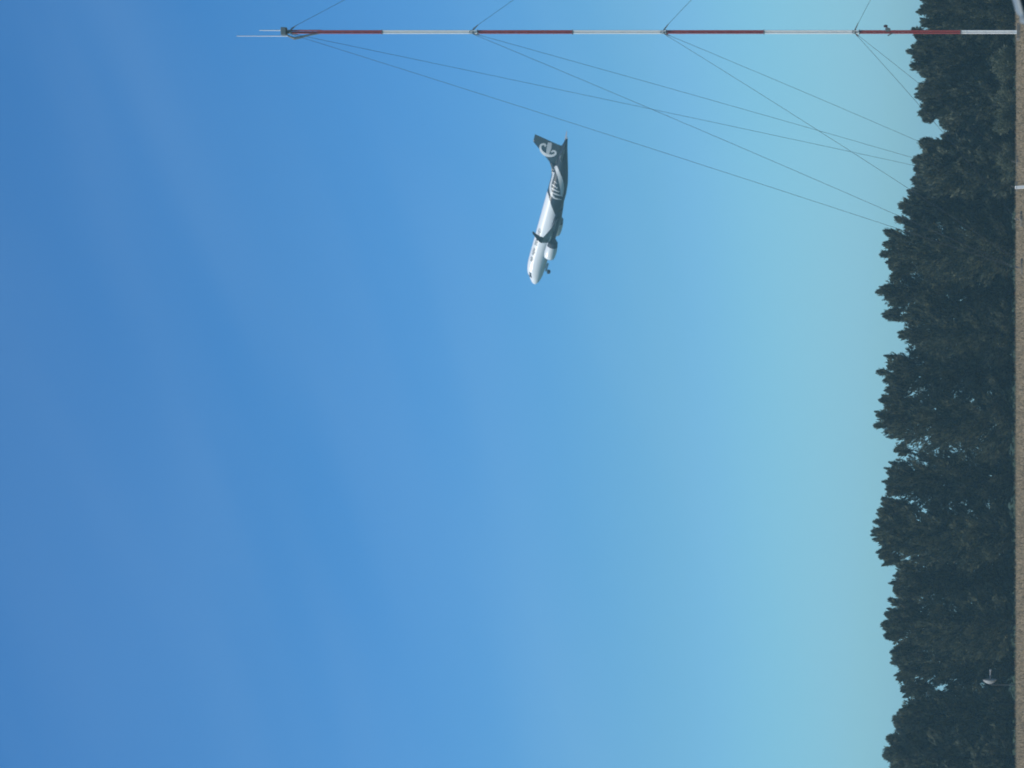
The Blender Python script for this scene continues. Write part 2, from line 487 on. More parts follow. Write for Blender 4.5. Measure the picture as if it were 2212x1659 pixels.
for rad in (33.0, 32.0, 27.0):
    for k in range(3):
        if rad == 32.0: continue
        a = R(PHI + 120 * k)
        ab = MB(); rz = Matrix.Rotation(a, 3, 'Z')
        ab.box((math.cos(a) * (rad - .2), math.sin(a) * (rad - .2), 0.04), (1.1, 0.7, 0.30), rot=rz, bevel=0.03)
        ab.tube((math.cos(a) * rad, math.sin(a) * rad, .3), (math.cos(a) * (rad - .25), math.sin(a) * (rad - .25), 0.62), 0.05)
        ab.build('guy_anchor', M_CONC, mast)

# head of the mast: twin pipes, gusset bracket, junction box and two whips
hz0, hz1 = mz(692), mz(612)
hb = MB()
hb.tube((0.13, 0, hz0 - .1), (0.13, 0, hz1), 0.06, n=8)
hb.tube((-0.10, 0, hz0 - .1), (-0.10, 0, hz1), 0.06, n=8)
hb.tube((0.02, 0.2, hz0 - .1), (0.02, 0.2, hz1), 0.06, n=8)
for z in np.linspace(hz0, hz1, 6):
    hb.tube((-0.10, 0, z), (0.13, 0, z), 0.03, n=4); hb.tube((0.13, 0, z), (0.02, 0.2, z), 0.03, n=4); hb.tube((-0.10, 0, z), (0.02, 0.2, z), 0.03, n=4)
hb.build('mast_head', M_RED, mast)
gb = MB()
gb.path([(-0.12, -0.02, hz0), (-0.27, -0.02, mz(668)), (-0.50, -0.02, mz(645)), (-0.56, -0.02, mz(636)), (-0.42, -0.02, mz(626)), (-0.16, -0.02, mz(616))], [.05, .08, .12, .13, .09, .06], 8)
gb.build('antenna_bracket', M_STEEL, mast)
jb = MB(); jb.box((0.06, 0, mz(613.5)), (0.66, 0.5, 0.46), bevel=0.05)
jb.build('junction_box', M_STEEL, mast)
for (px0, px1, py, nm) in ((607, 560, 65.5, 's'), (628, 511, 77.8, 'l')):
    x = place_x(py, MAST_D) - MX
    w = MB(); w.path([(x, 0, mz(px0)), (x, 0, mz((px0 + px1) / 2)), (x, 0, mz(px1))], [.05, .045, .035], 8)
    w.build('whip_antenna', M_WHIP, mast)
# side light on a bracket, low on the mast
lz = mz(1915)
sb = MB()
sb.tube((0.1, 0, lz - .35), (0.50, 0, lz), 0.04); sb.tube((0.1, 0, lz + .1), (0.50, 0, lz), 0.04)
sb.tube((-0.15, -.1, lz - .45), (-0.34, -.1, lz - .1), 0.05); sb.box((0.18, -0.05, lz - .12), (.28, .28, .42), bevel=.03)
br = sb.build('lamp_bracket', M_STEEL, mast)
lb = MB(); lb.path([(.50, 0, lz - .08), (.50, 0, lz + .06), (.50, 0, lz + .2), (.50, 0, lz + .26)], [.12, .13, .11, .04], 10)
lb.build('lamp_glass', M_LAMPGLASS, br)

# ---------------------------------------------------------------- airliner
M_PAINT = material('white_aircraft_paint', (0.80, 0.81, 0.80), 0.28, coat=0.3, noise=0.03, scale=0.8)
M_BLACK = material('black_aircraft_paint', (0.012, 0.013, 0.015), 0.25, coat=0.3, noise=0.2, scale=0.8)
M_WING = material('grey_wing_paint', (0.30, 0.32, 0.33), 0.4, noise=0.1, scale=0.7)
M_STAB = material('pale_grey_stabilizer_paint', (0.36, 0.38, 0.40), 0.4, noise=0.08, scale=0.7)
M_METAL = material('bare_metal', (0.55, 0.55, 0.56), 0.3, metallic=0.9, noise=0.1, scale=3)
M_DARKMETAL = material('dark_engine_metal', (0.06, 0.06, 0.065), 0.45, metallic=0.6)
M_COWL_SHADE = material('shade_dark_cowl', (0.045, 0.047, 0.05), 0.35, noise=0.15, scale=1.5)  # shade on the rear of the engines, put into the cowl colour
M_TYRE = material('tyre_rubber', (0.015, 0.015, 0.016), 0.8)
M_GLASS = material('cockpit_glass', (0.01, 0.012, 0.015), 0.08, spec=0.8)
M_MARK = material('white_livery_marking', (0.58, 0.60, 0.60), 0.35, noise=0.05, scale=2)
M_TEXT = material('black_lettering', (0.012, 0.012, 0.014), 0.35)

def fuselage_material():
    mt = bpy.data.materials.new('black_and_white_livery'); mt.use_nodes = True
    n, l = mt.node_tree.nodes, mt.node_tree.links
    b = n['Principled BSDF']; b.inputs['Roughness'].default_value = 0.28; b.inputs['Coat Weight'].default_value = 0.3
    t = n.new('ShaderNodeTexCoord'); s = n.new('ShaderNodeSeparateXYZ'); l.new(t.outputs['Object'], s.inputs[0])
    mx_ = n.new('ShaderNodeMapRange'); mx_.inputs['From Min'].default_value = 10; mx_.inputs['From Max'].default_value = 26
    l.new(s.outputs['X'], mx_.inputs[0])
    fc = n.new('ShaderNodeFloatCurve')
    bp = [(10, -3), (11.4, -3), (12.2, -1.62), (18.0, -1.6), (18.74, -1.37), (20.0, -0.62), (21.45, .35), (22.9, 1.25), (23.7, 1.75), (24.1, 2.6), (26, 3)]
    c = fc.mapping.curves[0]
    g = [((x - 10) / 16, (z + 3) / 6) for x, z in bp]
    c.points[0].location = g[0]; c.points[-1].location = g[-1]
    for p in g[1:-1]: c.points.new(*p)
    for p in c.points: p.handle_type = 'AUTO_CLAMPED'
    fc.mapping.update()
    l.new(mx_.outputs[0], fc.inputs['Value'])
    zz = n.new('ShaderNodeMapRange'); zz.inputs['From Min'].default_value = -3; zz.inputs['From Max'].default_value = 3
    l.new(s.outputs['Z'], zz.inputs[0])
    d = n.new('ShaderNodeMath'); d.operation = 'SUBTRACT'; l.new(fc.outputs[0], d.inputs[0]); l.new(zz.outputs[0], d.inputs[1])
    e = n.new('ShaderNodeMapRange'); e.inputs['From Min'].default_value = -0.004; e.inputs['From Max'].default_value = 0.004
    l.new(d.outputs[0], e.inputs[0])
    nz_ = n.new('ShaderNodeTexNoise'); nz_.inputs['Scale'].default_value = 0.7; l.new(t.outputs['Object'], nz_.inputs[0])
    w = n.new('ShaderNodeMix'); w.data_type = 'RGBA'; w.inputs['A'].default_value = (.77, .78, .77, 1); w.inputs['B'].default_value = (.82, .83, .82, 1)
    l.new(nz_.outputs['Fac'], w.inputs['Factor'])
    k = n.new('ShaderNodeMix'); k.data_type = 'RGBA'; k.inputs['B'].default_value = (.012, .013, .015, 1)
    l.new(w.outputs['Result'], k.inputs['A']); l.new(e.outputs[0], k.inputs['Factor']); l.new(k.outputs['Result'], b.inputs['Base Color'])
    return mt

PLANE = empty('airliner')
tag(PLANE, 'climbing white jet airliner with black tail and white fern swirl markings', 'airliner')
_yaw, _pit, _rol = R(30.187), R(19.229), R(3.197)
h = Vector((-math.cos(_yaw), math.sin(_yaw), 0)); p_ = Vector((-math.sin(_yaw), -math.cos(_yaw), 0)); u_ = Vector((0, 0, 1))
h2 = h * math.cos(_pit) + u_ * math.sin(_pit); u2 = u_ * math.cos(_pit) - h * math.sin(_pit)
p2 = p_ * math.cos(_rol) - u2 * math.sin(_rol); u3 = u2 * math.cos(_rol) + p_ * math.sin(_rol)
rotm = Matrix((-h2, -p2, u3)).transposed().to_4x4()          # local: x aft, y starboard, z up
PLANE.matrix_world = Matrix.Translation((22.929, 525.36, 108.235)) @ rotm

ST = [(0, .02, -.63, -.67), (.06, .26, -.40, -.90), (.15, .42, -.25, -1.03), (.5, .78, .12, -1.32), (1, 1.08, .45, -1.55), (1.6, 1.34, .8, -1.72), (2.2, 1.54, 1.25, -1.84), (2.9, 1.70, 1.62, -1.93), (4, 1.87, 1.90, -2.02), (5.2, 1.95, 2.03, -2.06), (6.5, 1.975, 2.07, -2.07), (24.5, 1.975, 2.07, -2.07), (27, 1.93, 2.07, -1.80), (29, 1.8, 2.06, -1.35), (31, 1.55, 2.02, -.85), (33, 1.2, 1.92, -.3), (35, .8, 1.72, .25), (36.5, .45, 1.45, .6), (37.57, .18, 1.2, .85)]
SX = np.array(ST)
def sec(x):
    w, a, b = (np.interp(x, SX[:, 0], SX[:, i]) for i in (1, 2, 3))
    return w, (a + b) / 2, (a - b) / 2
def skin(x, th, off=0.0):
    """point on the fuselage skin; th measured from the top, positive to starboard"""
    w, zc, hh = sec(x)
    return Vector((x, (w + off) * math.sin(th), zc + (hh + off) * math.cos(th)))

fx = sorted(set([s[0] for s in ST] + list(np.arange(7.5, 24.5, 1.0)) + [25.2, 26, 28, 30, 32, 34, 35.8, .3, .75, 1.3, 1.9, 2.5, 3.4, 4.6, 5.8]))
fb_ = MB()
fb_.rings([[skin(x, 2 * math.pi * k / 40) for k in range(40)] for x in fx])
fus = fb_.build('fuselage', fuselage_material(), PLANE, smooth=True)
# belly fairing
bf = MB(); rr = []
for x, w, d in ((10.4, .2, .02), (11.0, 1.2, .18), (12.0, 1.75, .36), (13.5, 2.02, .48), (16.5, 2.06, .50), (18.5, 1.95, .46), (20.0, 1.55, .32), (21.3, .9, .16), (22.2, .2, .02)):
    rr.append([(x, w * math.cos(t), -1.25 + (-.80 - d) * math.sin(t)) for t in np.linspace(-.25, math.pi + .25, 20)])
bf.rings(rr)
bf.build('belly_fairing', M_BLACK, fus, smooth=True)

def patch(x0, x1, t0, t1, side, off, mat, name, parent, skew=0.0, n=6):
    vs_, fs = [], []
    for i in range(n + 1):
        for j in range(n + 1):
            x = x0 + (x1 - x0) * i / n + skew * (j / n - .5)
            vs_.append(skin(x, side * R(t0 + (t1 - t0) * j / n), off))
    for i in range(n):
        for j in range(n):
            a = i * (n + 1) + j
            fs.append((a, a + 1, a + n + 2, a + n + 1))
    return mesh_obj(name, vs_, fs, mat, parent, True)
for s in (-1, 1):
    patch(1.72, 2.32, 4, 40, s, .012, M_GLASS, 'cockpit_window', fus, skew=.25)
    patch(2.06, 2.82, 46, 68, s, .012, M_GLASS, 'cockpit_window', fus, skew=-.1)
    patch(2.92, 3.42, 49, 67, s, .012, M_GLASS, 'cockpit_window', fus, skew=-.25)

# wings
def foil(le, chord, y, z, tk, ny=0.0, nz=1.0, n=9):
    """closed section; (ny, nz) is the direction of thickness"""
    up, lo = [], []
    for k in range(n + 1):
        c = 0.5 * (1 - math.cos(math.pi * k / n))
        t = 5 * tk * (.2969 * math.sqrt(c) - .126 * c - .3516 * c * c + .2843 * c ** 3 - .1015 * c ** 4) * chord
        cm = 0.018 * chord * (1 - (2 * c - .8) ** 2)
        up.append((le + c * chord, y + ny * (cm + t), z + nz * (cm + t)))
        lo.append((le + c * chord, y + ny * (cm - t * .85), z + nz * (cm - t * .85)))
    return up + lo[-2:0:-1]
def wz(y): return -1.35 + (y - 1.9) * math.tan(R(5.1)) + .42 * (y / 17) ** 2
def wle(y): return 12.2 + (y - 1.9) * .513
def wte(y): return 18.55 if y <= 6.4 else 18.55 + (y - 6.4) * .281
for s in (-1, 1):
    b = MB()
    rings = []
    for y in (1.2, 1.9, 3.2, 4.8, 6.4, 8.5, 10.6, 12.7, 14.8, 16.4, 16.9):
        rings.append(foil(wle(y), wte(y) - wle(y), s * y, wz(y), .145 - .035 * min(1, y / 8)))
    b.rings(rings if s > 0 else [r[::-1] for r in rings])
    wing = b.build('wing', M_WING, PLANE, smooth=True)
    b = MB(); rings = []
    for y, z, le, ch, a in ((16.9, wz(16.9), 19.9, 1.6, 0), (17.25, wz(16.9) + .14, 20.05, 1.52, 30), (17.5, .95, 20.35, 1.38, 58), (17.64, 1.45, 20.75, 1.16, 72), (17.78, 2.1, 21.4, .88, 78), (17.92, 2.8, 22.1, .58, 79), (17.95, 2.92, 22.35, .36, 79)):
        rings.append(foil(le, ch, s * y, z, .10, ny=-s * math.sin(R(a)), nz=math.cos(R(a))))
    b.rings(rings if s > 0 else [r[::-1] for r in rings])
    b.build('winglet', M_BLACK, wing, smooth=True)
    # flap, slightly drooped for take-off
    b = MB(); rings = []
    for y in (2.2, 6.3, 6.5, 12.4):
        ch = .20 * (wte(y) - wle(y)) + .35
        rings.append([(q[0], q[1], q[2] - (q[0] - wte(y) + ch * .75) * .22 - .12) for q in foil(wte(y) - ch * .68, ch, s * y, wz(y), .11)])
    b.rings(rings if s > 0 else [r[::-1] for r in rings])
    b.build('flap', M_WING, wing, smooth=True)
    for y, ln in ((4.2, 2.9), (7.9, 2.6), (11.2, 2.2)):
        b = MB()
        x1 = wte(y) + .45
        b.path([(x1 - ln, s * y, wz(y) - .25), (x1 - ln * .8, s * y, wz(y) - .36), (x1 - ln * .5, s * y, wz(y) - .45), (x1 - ln * .2, s * y, wz(y) - .42), (x1, s * y, wz(y) - .36)], [.04, .17, .21, .15, .03], 10)
        b.build('flap_track_fairing', M_WING, wing, smooth=True)
    # engine
    ey, ez = s * 5.75, -2.12
    eng = empty('engine', (0, 0, 0)); eng.parent = PLANE
    def ring(x, r, dz=0.0, n=32): return [(x, ey + r * math.sin(2 * math.pi * k / n), ez + dz + r * math.cos(2 * math.pi * k / n)) for k in range(n)]
    b = MB(); b.rings([ring(x, r) for x, r in ((10.78, 1.07), (11.0, 1.16), (11.5, 1.235), (12.2, 1.27), (13.0, 1.25), (13.75, 1.17))], cap0=False, cap1=False)
    nac = b.build('nacelle', M_PAINT, eng, smooth=True)
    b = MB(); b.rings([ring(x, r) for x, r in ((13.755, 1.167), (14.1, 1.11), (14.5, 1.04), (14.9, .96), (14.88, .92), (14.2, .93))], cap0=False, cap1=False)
    b.build('aft_cowl', M_COWL_SHADE, eng, smooth=True)
    b = MB(); b.rings([ring(x, r) for x, r in ((11.7, .95), (11.1, .93), (10.8, .965), (10.70, 1.0), (10.70, 1.04), (10.785, 1.075))], cap0=False, cap1=False)
    b.build('intake_lip', M_METAL, nac, smooth=True)
    b = MB(); b.rings([ring(x, r, n=20) for x, r in ((11.72, .95), (11.7, .3), (11.45, .22), (11.2, .04))], cap0=False)
    b.build('fan', M_DARKMETAL, eng, smooth=True)
    b = MB(); b.rings([ring(x, r, n=24) for x, r in ((13.8, .80), (14.9, .66), (15.5, .52), (15.48, .46), (15.2, .40), (15.9, .18), (16.2, .03))])
    b.build('exhaust', M_DARKMETAL, eng, smooth=True)
    b = MB(); prof = [(11.9, .06, -.98), (12.6, .18, -.88), (14.0, .20, -.86), (15.4, .16, -1.15), (16.4, .06, -1.05)]
    b.rings([[(x, ey - w, ez + .75), (x, ey + w, ez + .75), (x, ey + w, zt), (x, ey - w, zt)] for x, w, zt in prof])
    b.build('pylon', M_PAINT, eng)

# tail
b = MB(); rings = []
for z, le, te in ((1.2, 30.05, 35.6), (2.0, 30.25, 35.5), (2.6, 30.45, 35.55), (3.4, 30.98, 35.67), (5.0, 32.35, 35.95), (6.5, 33.55, 36.2), (7.5, 34.32, 36.38), (7.78, 34.62, 36.43), (7.84, 34.95, 36.35)):
    f = foil(le, te - le, 0, 0, .10, n=10)
    c = .018 * (te - le)
    rings.append([(q[0], (q[2] - c * (1 - (2 * (q[0] - le) / (te - le) - .8) ** 2)), z) for q in f])
b.rings(rings)
fin = b.build('tail_fin', M_BLACK, PLANE, smooth=True)
b = MB(); rings = []
for x, z in ((26.9, 2.02), (28.1, 2.16), (29.35, 2.46), (30.3, 2.95), (31.0, 3.32)):
    rings.append([(x, -.30, 1.5), (x, -.10, z - .12), (x, 0, z), (x, .10, z - .12), (x, .30, 1.5)])
b.rings(rings)
b.build('dorsal_fin', M_BLACK, fin, smooth=True)
for s in (-1, 1):
    b = MB(); rings = []
    for y, le, ch in ((.3, 31.6, 4.1), (.9, 32.0, 3.8), (3.5, 33.65, 2.55), (5.8, 35.05, 1.45), (6.15, 35.35, 1.15), (6.25, 35.6, .8)):
        rings.append(foil(le, ch, s * y, .82 + (y - .9) * math.tan(R(6)), .095))
    b.rings(rings if s > 0 else [r[::-1] for r in rings])
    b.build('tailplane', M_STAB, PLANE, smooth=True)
b = MB(); b.rings([[(x, r * math.sin(t), 1.02 + r * math.cos(t)) for t in np.linspace(0, 2 * math.pi, 14, endpoint=False)] for x, r in ((37.5, .19), (37.75, .17), (37.74, .12), (37.5, .1))])
b.build('exhaust_tip', M_METAL, fus)

# markings laid on the skin (white koru on the fin, fern on the rear body)
M_MARK2 = material('silver_livery_marking', (0.42, 0.44, 0.45), 0.4, noise=0.08, scale=3)
KORU= [[[(34.2, 5.01), (34.24, 5.13), (34.27, 5.24)], [(34.31, 4.96), (34.35, 5.1), (34.4, 5.23)], [(34.51, 4.89), (34.52, 5.06), (34.53, 5.23)], [(34.79, 4.95), (34.65, 5.08), (34.5, 5.22)], [(34.92, 5.17), (34.71, 5.21), (34.49, 5.26)], [(34.95, 5.4), (34.74, 5.41), (34.52, 5.41)], [(34.91, 5.64), (34.71, 5.59), (34.5, 5.53)], [(34.79, 5.86), (34.61, 5.75), (34.43, 5.64)], [(34.61, 6.05), (34.46, 5.9), (34.31, 5.76)], [(34.37, 6.19), (34.28, 6.01), (34.19, 5.82)], [(34.1, 6.25), (34.08, 6.04), (34.07, 5.84)], [(33.82, 6.24), (33.86, 6.03), (33.9, 5.83)], [(33.55, 6.18), (33.63, 5.98), (33.72, 5.78)], [(33.28, 6.08), (33.4, 5.88), (33.53, 5.69)], [(33.01, 5.93), (33.17, 5.75), (33.33, 5.56)], [(32.76, 5.76), (32.96, 5.59), (33.17, 5.42)], [(32.54, 5.56), (32.79, 5.4), (33.04, 5.25)], [(32.35, 5.33), (32.64, 5.19), (32.94, 5.05)], [(32.19, 5.09), (32.53, 4.97), (32.86, 4.85)], [(32.09, 4.84), (32.45, 4.75), (32.8, 4.67)], [(32.03, 4.58), (32.4, 4.53), (32.76, 4.48)], [(32.0, 4.33), (32.37, 4.31), (32.74, 4.28)], [(32.0, 4.08), (32.36, 4.09), (32.73, 4.09)], [(32.04, 3.83), (32.38, 3.86), (32.73, 3.9)], [(32.1, 3.59), (32.42, 3.65), (32.75, 3.7)], [(32.18, 3.35), (32.48, 3.42), (32.79, 3.5)], [(32.29, 3.11), (32.56, 3.2), (32.84, 3.3)], [(32.42, 2.89), (32.67, 3.01), (32.91, 3.13)], [(32.59, 2.69), (32.8, 2.84), (33.01, 2.99)], [(32.77, 2.53), (32.95, 2.69), (33.13, 2.86)], [(32.97, 2.4), (33.11, 2.59), (33.24, 2.78)], [(33.19, 2.32), (33.26, 2.53), (33.33, 2.73)], [(33.41, 2.3), (33.42, 2.51), (33.42, 2.71)], [(33.64, 2.34), (33.55, 2.52), (33.47, 2.71)], [(33.82, 2.45), (33.67, 2.59), (33.52, 2.74)], [(33.96, 2.6), (33.77, 2.7), (33.58, 2.8)], [(34.04, 2.78), (33.83, 2.82), (33.61, 2.86)], [(34.04, 2.98), (33.83, 2.96), (33.62, 2.94)], [(33.98, 3.17), (33.79, 3.11), (33.6, 3.06)], [(33.87, 3.34), (33.72, 3.24), (33.57, 3.14)], [(33.71, 3.46), (33.61, 3.33), (33.5, 3.19)], [(33.54, 3.52), (33.47, 3.39), (33.39, 3.25)], [(33.44, 3.56), (33.37, 3.43), (33.3, 3.3)]], [[(35.4, 4.71), (35.48, 4.32), (35.57, 3.94)], [(35.24, 4.71), (35.33, 4.3), (35.41, 3.89)], [(35.01, 4.7), (35.1, 4.26), (35.18, 3.82)], [(34.77, 4.7), (34.85, 4.23), (34.93, 3.76)], [(34.54, 4.69), (34.61, 4.2), (34.68, 3.71)], [(34.29, 4.68), (34.35, 4.18), (34.4, 3.68)], [(34.04, 4.66), (34.08, 4.16), (34.12, 3.66)], [(33.8, 4.63), (33.82, 4.15), (33.84, 3.68)], [(33.54, 4.58), (33.55, 4.15), (33.56, 3.71)], [(33.29, 4.54), (33.3, 4.15), (33.3, 3.75)], [(33.02, 4.49), (33.02, 4.14), (33.02, 3.79)], [(32.75, 4.45), (32.75, 4.15), (32.76, 3.84)], [(32.57, 4.43), (32.57, 4.15), (32.57, 3.87)]]]
FERN= [[[(30.19, 1.99), (30.71, 1.75), (31.09, 1.51)], [(30.13, 1.78), (30.52, 1.52), (30.84, 1.25)], [(29.91, 1.56), (30.24, 1.28), (30.52, 1.01)], [(29.63, 1.33), (29.93, 1.05), (30.2, 0.77)], [(29.33, 1.11), (29.62, 0.81), (29.87, 0.52)], [(29.01, 0.89), (29.29, 0.58), (29.53, 0.26)], [(28.68, 0.69), (28.94, 0.35), (29.17, 0.01)], [(28.33, 0.5), (28.57, 0.14), (28.78, -0.22)], [(27.96, 0.33), (28.19, -0.05), (28.37, -0.44)], [(27.59, 0.16), (27.8, -0.24), (27.96, -0.64)], [(27.22, -0.02), (27.4, -0.42), (27.53, -0.83)], [(26.84, -0.18), (27.0, -0.59), (27.09, -1.01)], [(26.48, -0.33), (26.59, -0.74), (26.63, -1.15)], [(26.14, -0.45), (26.19, -0.85), (26.18, -1.25)], [(25.79, -0.56), (25.81, -0.94), (25.77, -1.32)], [(25.42, -0.67), (25.42, -1.01), (25.38, -1.36)], [(25.0, -0.8), (24.99, -1.1), (24.94, -1.39)], [(24.57, -0.93), (24.55, -1.17), (24.51, -1.41)], [(24.26, -1.02), (24.24, -1.22), (24.2, -1.43)]], [[(28.91, 1.99), (29.17, 1.8), (29.34, 1.61)], [(28.58, 1.93), (28.78, 1.74), (28.92, 1.55)], [(28.19, 1.9), (28.36, 1.71), (28.48, 1.53)], [(27.75, 1.89), (27.91, 1.71), (28.02, 1.53)], [(27.33, 1.89), (27.48, 1.71), (27.59, 1.53)], [(26.96, 1.89), (27.11, 1.71), (27.21, 1.54)], [(26.6, 1.89), (26.76, 1.72), (26.87, 1.54)], [(26.25, 1.89), (26.42, 1.71), (26.54, 1.53)], [(25.9, 1.87), (26.08, 1.69), (26.21, 1.51)], [(25.57, 1.85), (25.75, 1.66), (25.9, 1.46)], [(25.25, 1.8), (25.45, 1.6), (25.6, 1.41)], [(24.96, 1.72), (25.15, 1.52), (25.32, 1.32)], [(24.68, 1.61), (24.87, 1.42), (25.05, 1.22)], [(24.42, 1.49), (24.62, 1.3), (24.79, 1.11)], [(24.18, 1.34), (24.38, 1.16), (24.57, 0.98)], [(23.96, 1.17), (24.16, 1.0), (24.36, 0.83)], [(23.76, 0.97), (23.97, 0.82), (24.18, 0.67)], [(23.59, 0.7), (23.8, 0.59), (23.99, 0.47)], [(23.45, 0.43), (23.63, 0.33), (23.81, 0.24)], [(23.35, 0.24), (23.51, 0.15), (23.67, 0.07)]], [[(26.34, 1.47), (26.47, 1.43), (26.59, 1.38)], [(26.31, 1.33), (26.44, 1.28), (26.57, 1.23)], [(26.25, 1.11), (26.39, 1.06), (26.52, 1.0)], [(26.18, 0.87), (26.32, 0.82), (26.46, 0.78)], [(26.12, 0.61), (26.24, 0.57), (26.36, 0.53)], [(26.06, 0.33), (26.16, 0.3), (26.25, 0.27)], [(26.01, 0.13), (26.08, 0.11), (26.16, 0.09)]], [[(25.37, 1.4), (25.51, 1.37), (25.65, 1.33)], [(25.37, 1.18), (25.51, 1.14), (25.66, 1.11)], [(25.33, 0.86), (25.49, 0.82), (25.64, 0.79)], [(25.29, 0.51), (25.45, 0.49), (25.6, 0.46)], [(25.28, 0.13), (25.42, 0.12), (25.55, 0.11)], [(25.27, -0.26), (25.37, -0.27), (25.47, -0.27)], [(25.24, -0.53), (25.31, -0.54), (25.39, -0.54)]], [[(24.46, 1.15), (24.6, 1.13), (24.73, 1.11)], [(24.47, 0.87), (24.62, 0.85), (24.76, 0.83)], [(24.45, 0.47), (24.6, 0.45), (24.75, 0.43)], [(24.42, 0.04), (24.58, 0.03), (24.73, 0.03)], [(24.42, -0.41), (24.56, -0.41), (24.69, -0.41)], [(24.4, -0.87), (24.51, -0.87), (24.62, -0.86)], [(24.35, -1.19), (24.44, -1.19), (24.53, -1.18)]], [[(23.4, 0.31), (23.53, 0.31), (23.66, 0.31)], [(23.4, 0.08), (23.54, 0.08), (23.68, 0.08)], [(23.38, -0.24), (23.54, -0.24), (23.69, -0.24)], [(23.36, -0.57), (23.51, -0.57), (23.67, -0.56)], [(23.35, -0.9), (23.49, -0.89), (23.63, -0.87)], [(23.33, -1.22), (23.44, -1.2), (23.55, -1.19)], [(23.29, -1.44), (23.38, -1.43), (23.48, -1.42)]], [[(27.31, 1.31), (27.37, 1.29), (27.43, 1.26)], [(27.28, 1.19), (27.35, 1.16), (27.42, 1.14)], [(27.23, 1.01), (27.31, 0.99), (27.38, 0.96)], [(27.18, 0.85), (27.25, 0.82), (27.33, 0.79)], [(27.13, 0.69), (27.2, 0.67), (27.27, 0.64)], [(27.09, 0.54), (27.14, 0.52), (27.2, 0.5)], [(27.05, 0.44), (27.1, 0.42), (27.15, 0.4)]]]

def strip(rows, mat, name, parent, place):
    for s in (-1, 1):
        vs_, fs = [], []
        for r_ in rows:
            vs_ += [place(x, z, s) for x, z in r_]
        for i in range(len(rows) - 1):
            for j in (0, 1):
                a = i * 3 + j
                fs.append((a, a + 1, a + 4, a + 3))
        mesh_obj(name, vs_, fs, mat, parent, True)
def fin_half(x, z):
    zs = (2.0, 2.6, 3.4, 5.0, 6.5, 7.5, 7.78); le = np.interp(z, zs, (30.25, 30.45, 30.98, 32.35, 33.55, 34.32, 34.62)); te = np.interp(z, zs, (35.5, 35.55, 35.67, 35.95, 36.2, 36.38, 36.43))
    c = min(.99, max(.001, (x - le) / (te - le)))
    return 5 * .10 * (.2969 * math.sqrt(c) - .126 * c - .3516 * c * c + .2843 * c ** 3 - .1015 * c ** 4) * (te - le)
def on_fin(x, z, s): return (x, s * (fin_half(x, z) + .035), z)
def on_body(x, z, s):
    w, zc, hh = sec(x)
    t = max(-.999, min(.999, (z - zc) / hh))
    return (x, s * (w + .05) * math.sqrt(1 - t * t), zc + (hh + .05) * t)
for k, rows in enumerate(KORU):
    strip(rows, M_MARK if k == 0 else M_MARK2, 'koru_marking', fin, on_fin)
for k, rows in enumerate(FERN):
    strip(rows, M_MARK, 'fern_marking', fus, on_body)

# lettering along the upper front body
def lettering(text, x0, x1, z_mid, height, side):
    cu = bpy.data.curves.new('lettering', 'FONT'); cu.body = text; cu.size = 1.0; cu.offset = 0.018
    tmp = bpy.data.objects.new('lettering', cu); col.objects.link(tmp)
    dg = bpy.context.evaluated_depsgraph_get()
    me = bpy.data.meshes.new_from_object(tmp.evaluated_get(dg))
    bpy.data.objects.remove(tmp)
    bm = bmesh.new(); bm.from_mesh(me)
    bmesh.ops.triangulate(bm, faces=bm.faces[:])
    bmesh.ops.subdivide_edges(bm, edges=[e for e in bm.edges if e.calc_length() > .3], cuts=2)
    xs = [v.co.x for v in bm.verts]; ys = [v.co.y for v in bm.verts]
    a, b2, c, d = min(xs), max(xs), min(ys), max(ys)
    th_mid = math.acos(z_mid / 2.07)
    for v in bm.verts:
        fx_ = (v.co.x - a) / (b2 - a); fy = (v.co.y - c) / (d - c)
        x = x0 + (x1 - x0) * fx_ if side < 0 else x1 - (x1 - x0) * fx_
        th = th_mid - (fy - .5) * height / 2.0
        v.co = skin(x, side * th, .02)
    bm.to_mesh(me); bm.free()
    me.materials.clear(); me.materials.append(M_TEXT)
    o = bpy.data.objects.new('lettering', me); col.objects.link(o); o.parent = fus
for s in (-1, 1):
    for word, x0, x1 in (('AIR', 6.15, 7.45), ('NEW', 8.0, 9.75), ('ZEALAND', 10.45, 14.85)):
        if s > 0: x0, x1 = 21.0 - x1, 21.0 - x0
        lettering(word, x0, x1, 1.38, .78, s)

# nose gear half folded forward
gear = empty('nose_gear'); gear.parent = PLANE
b = MB(); b.path([(5.15, 0, -1.75), (4.75, 0, -2.2), (4.3, 0, -2.68), (3.98, 0, -3.0)], [.12, .10, .085, .075], 10)
b.tube((5.9, 0, -1.95), (4.6, 0, -2.42), .06, n=8); b.tube((3.98, -.36, -3.0), (3.98, .36, -3.0), .07, n=8)
b.build('strut', M_DARKMETAL, gear, smooth=True)
for s in (-1, 1):
    b = MB(); rings = []
    for yy, r_ in ((.13, .22), (.14, .33), (.18, .385), (.26, .40), (.34, .385), (.38, .33), (.39, .22)):
        rings.append([(3.98 + r_ * math.sin(t), s * yy, -3.0 + r_ * math.cos(t)) for t in np.linspace(0, 2 * math.pi, 22, endpoint=False)])
    b.rings(rings)
    b.build('wheel', M_TYRE, gear, smooth=True)
    b = MB(); b.box((5.0, s * .42, -2.35), (1.7, .04, .42), bevel=.01)
    b.build('gear_door', M_WING, gear)

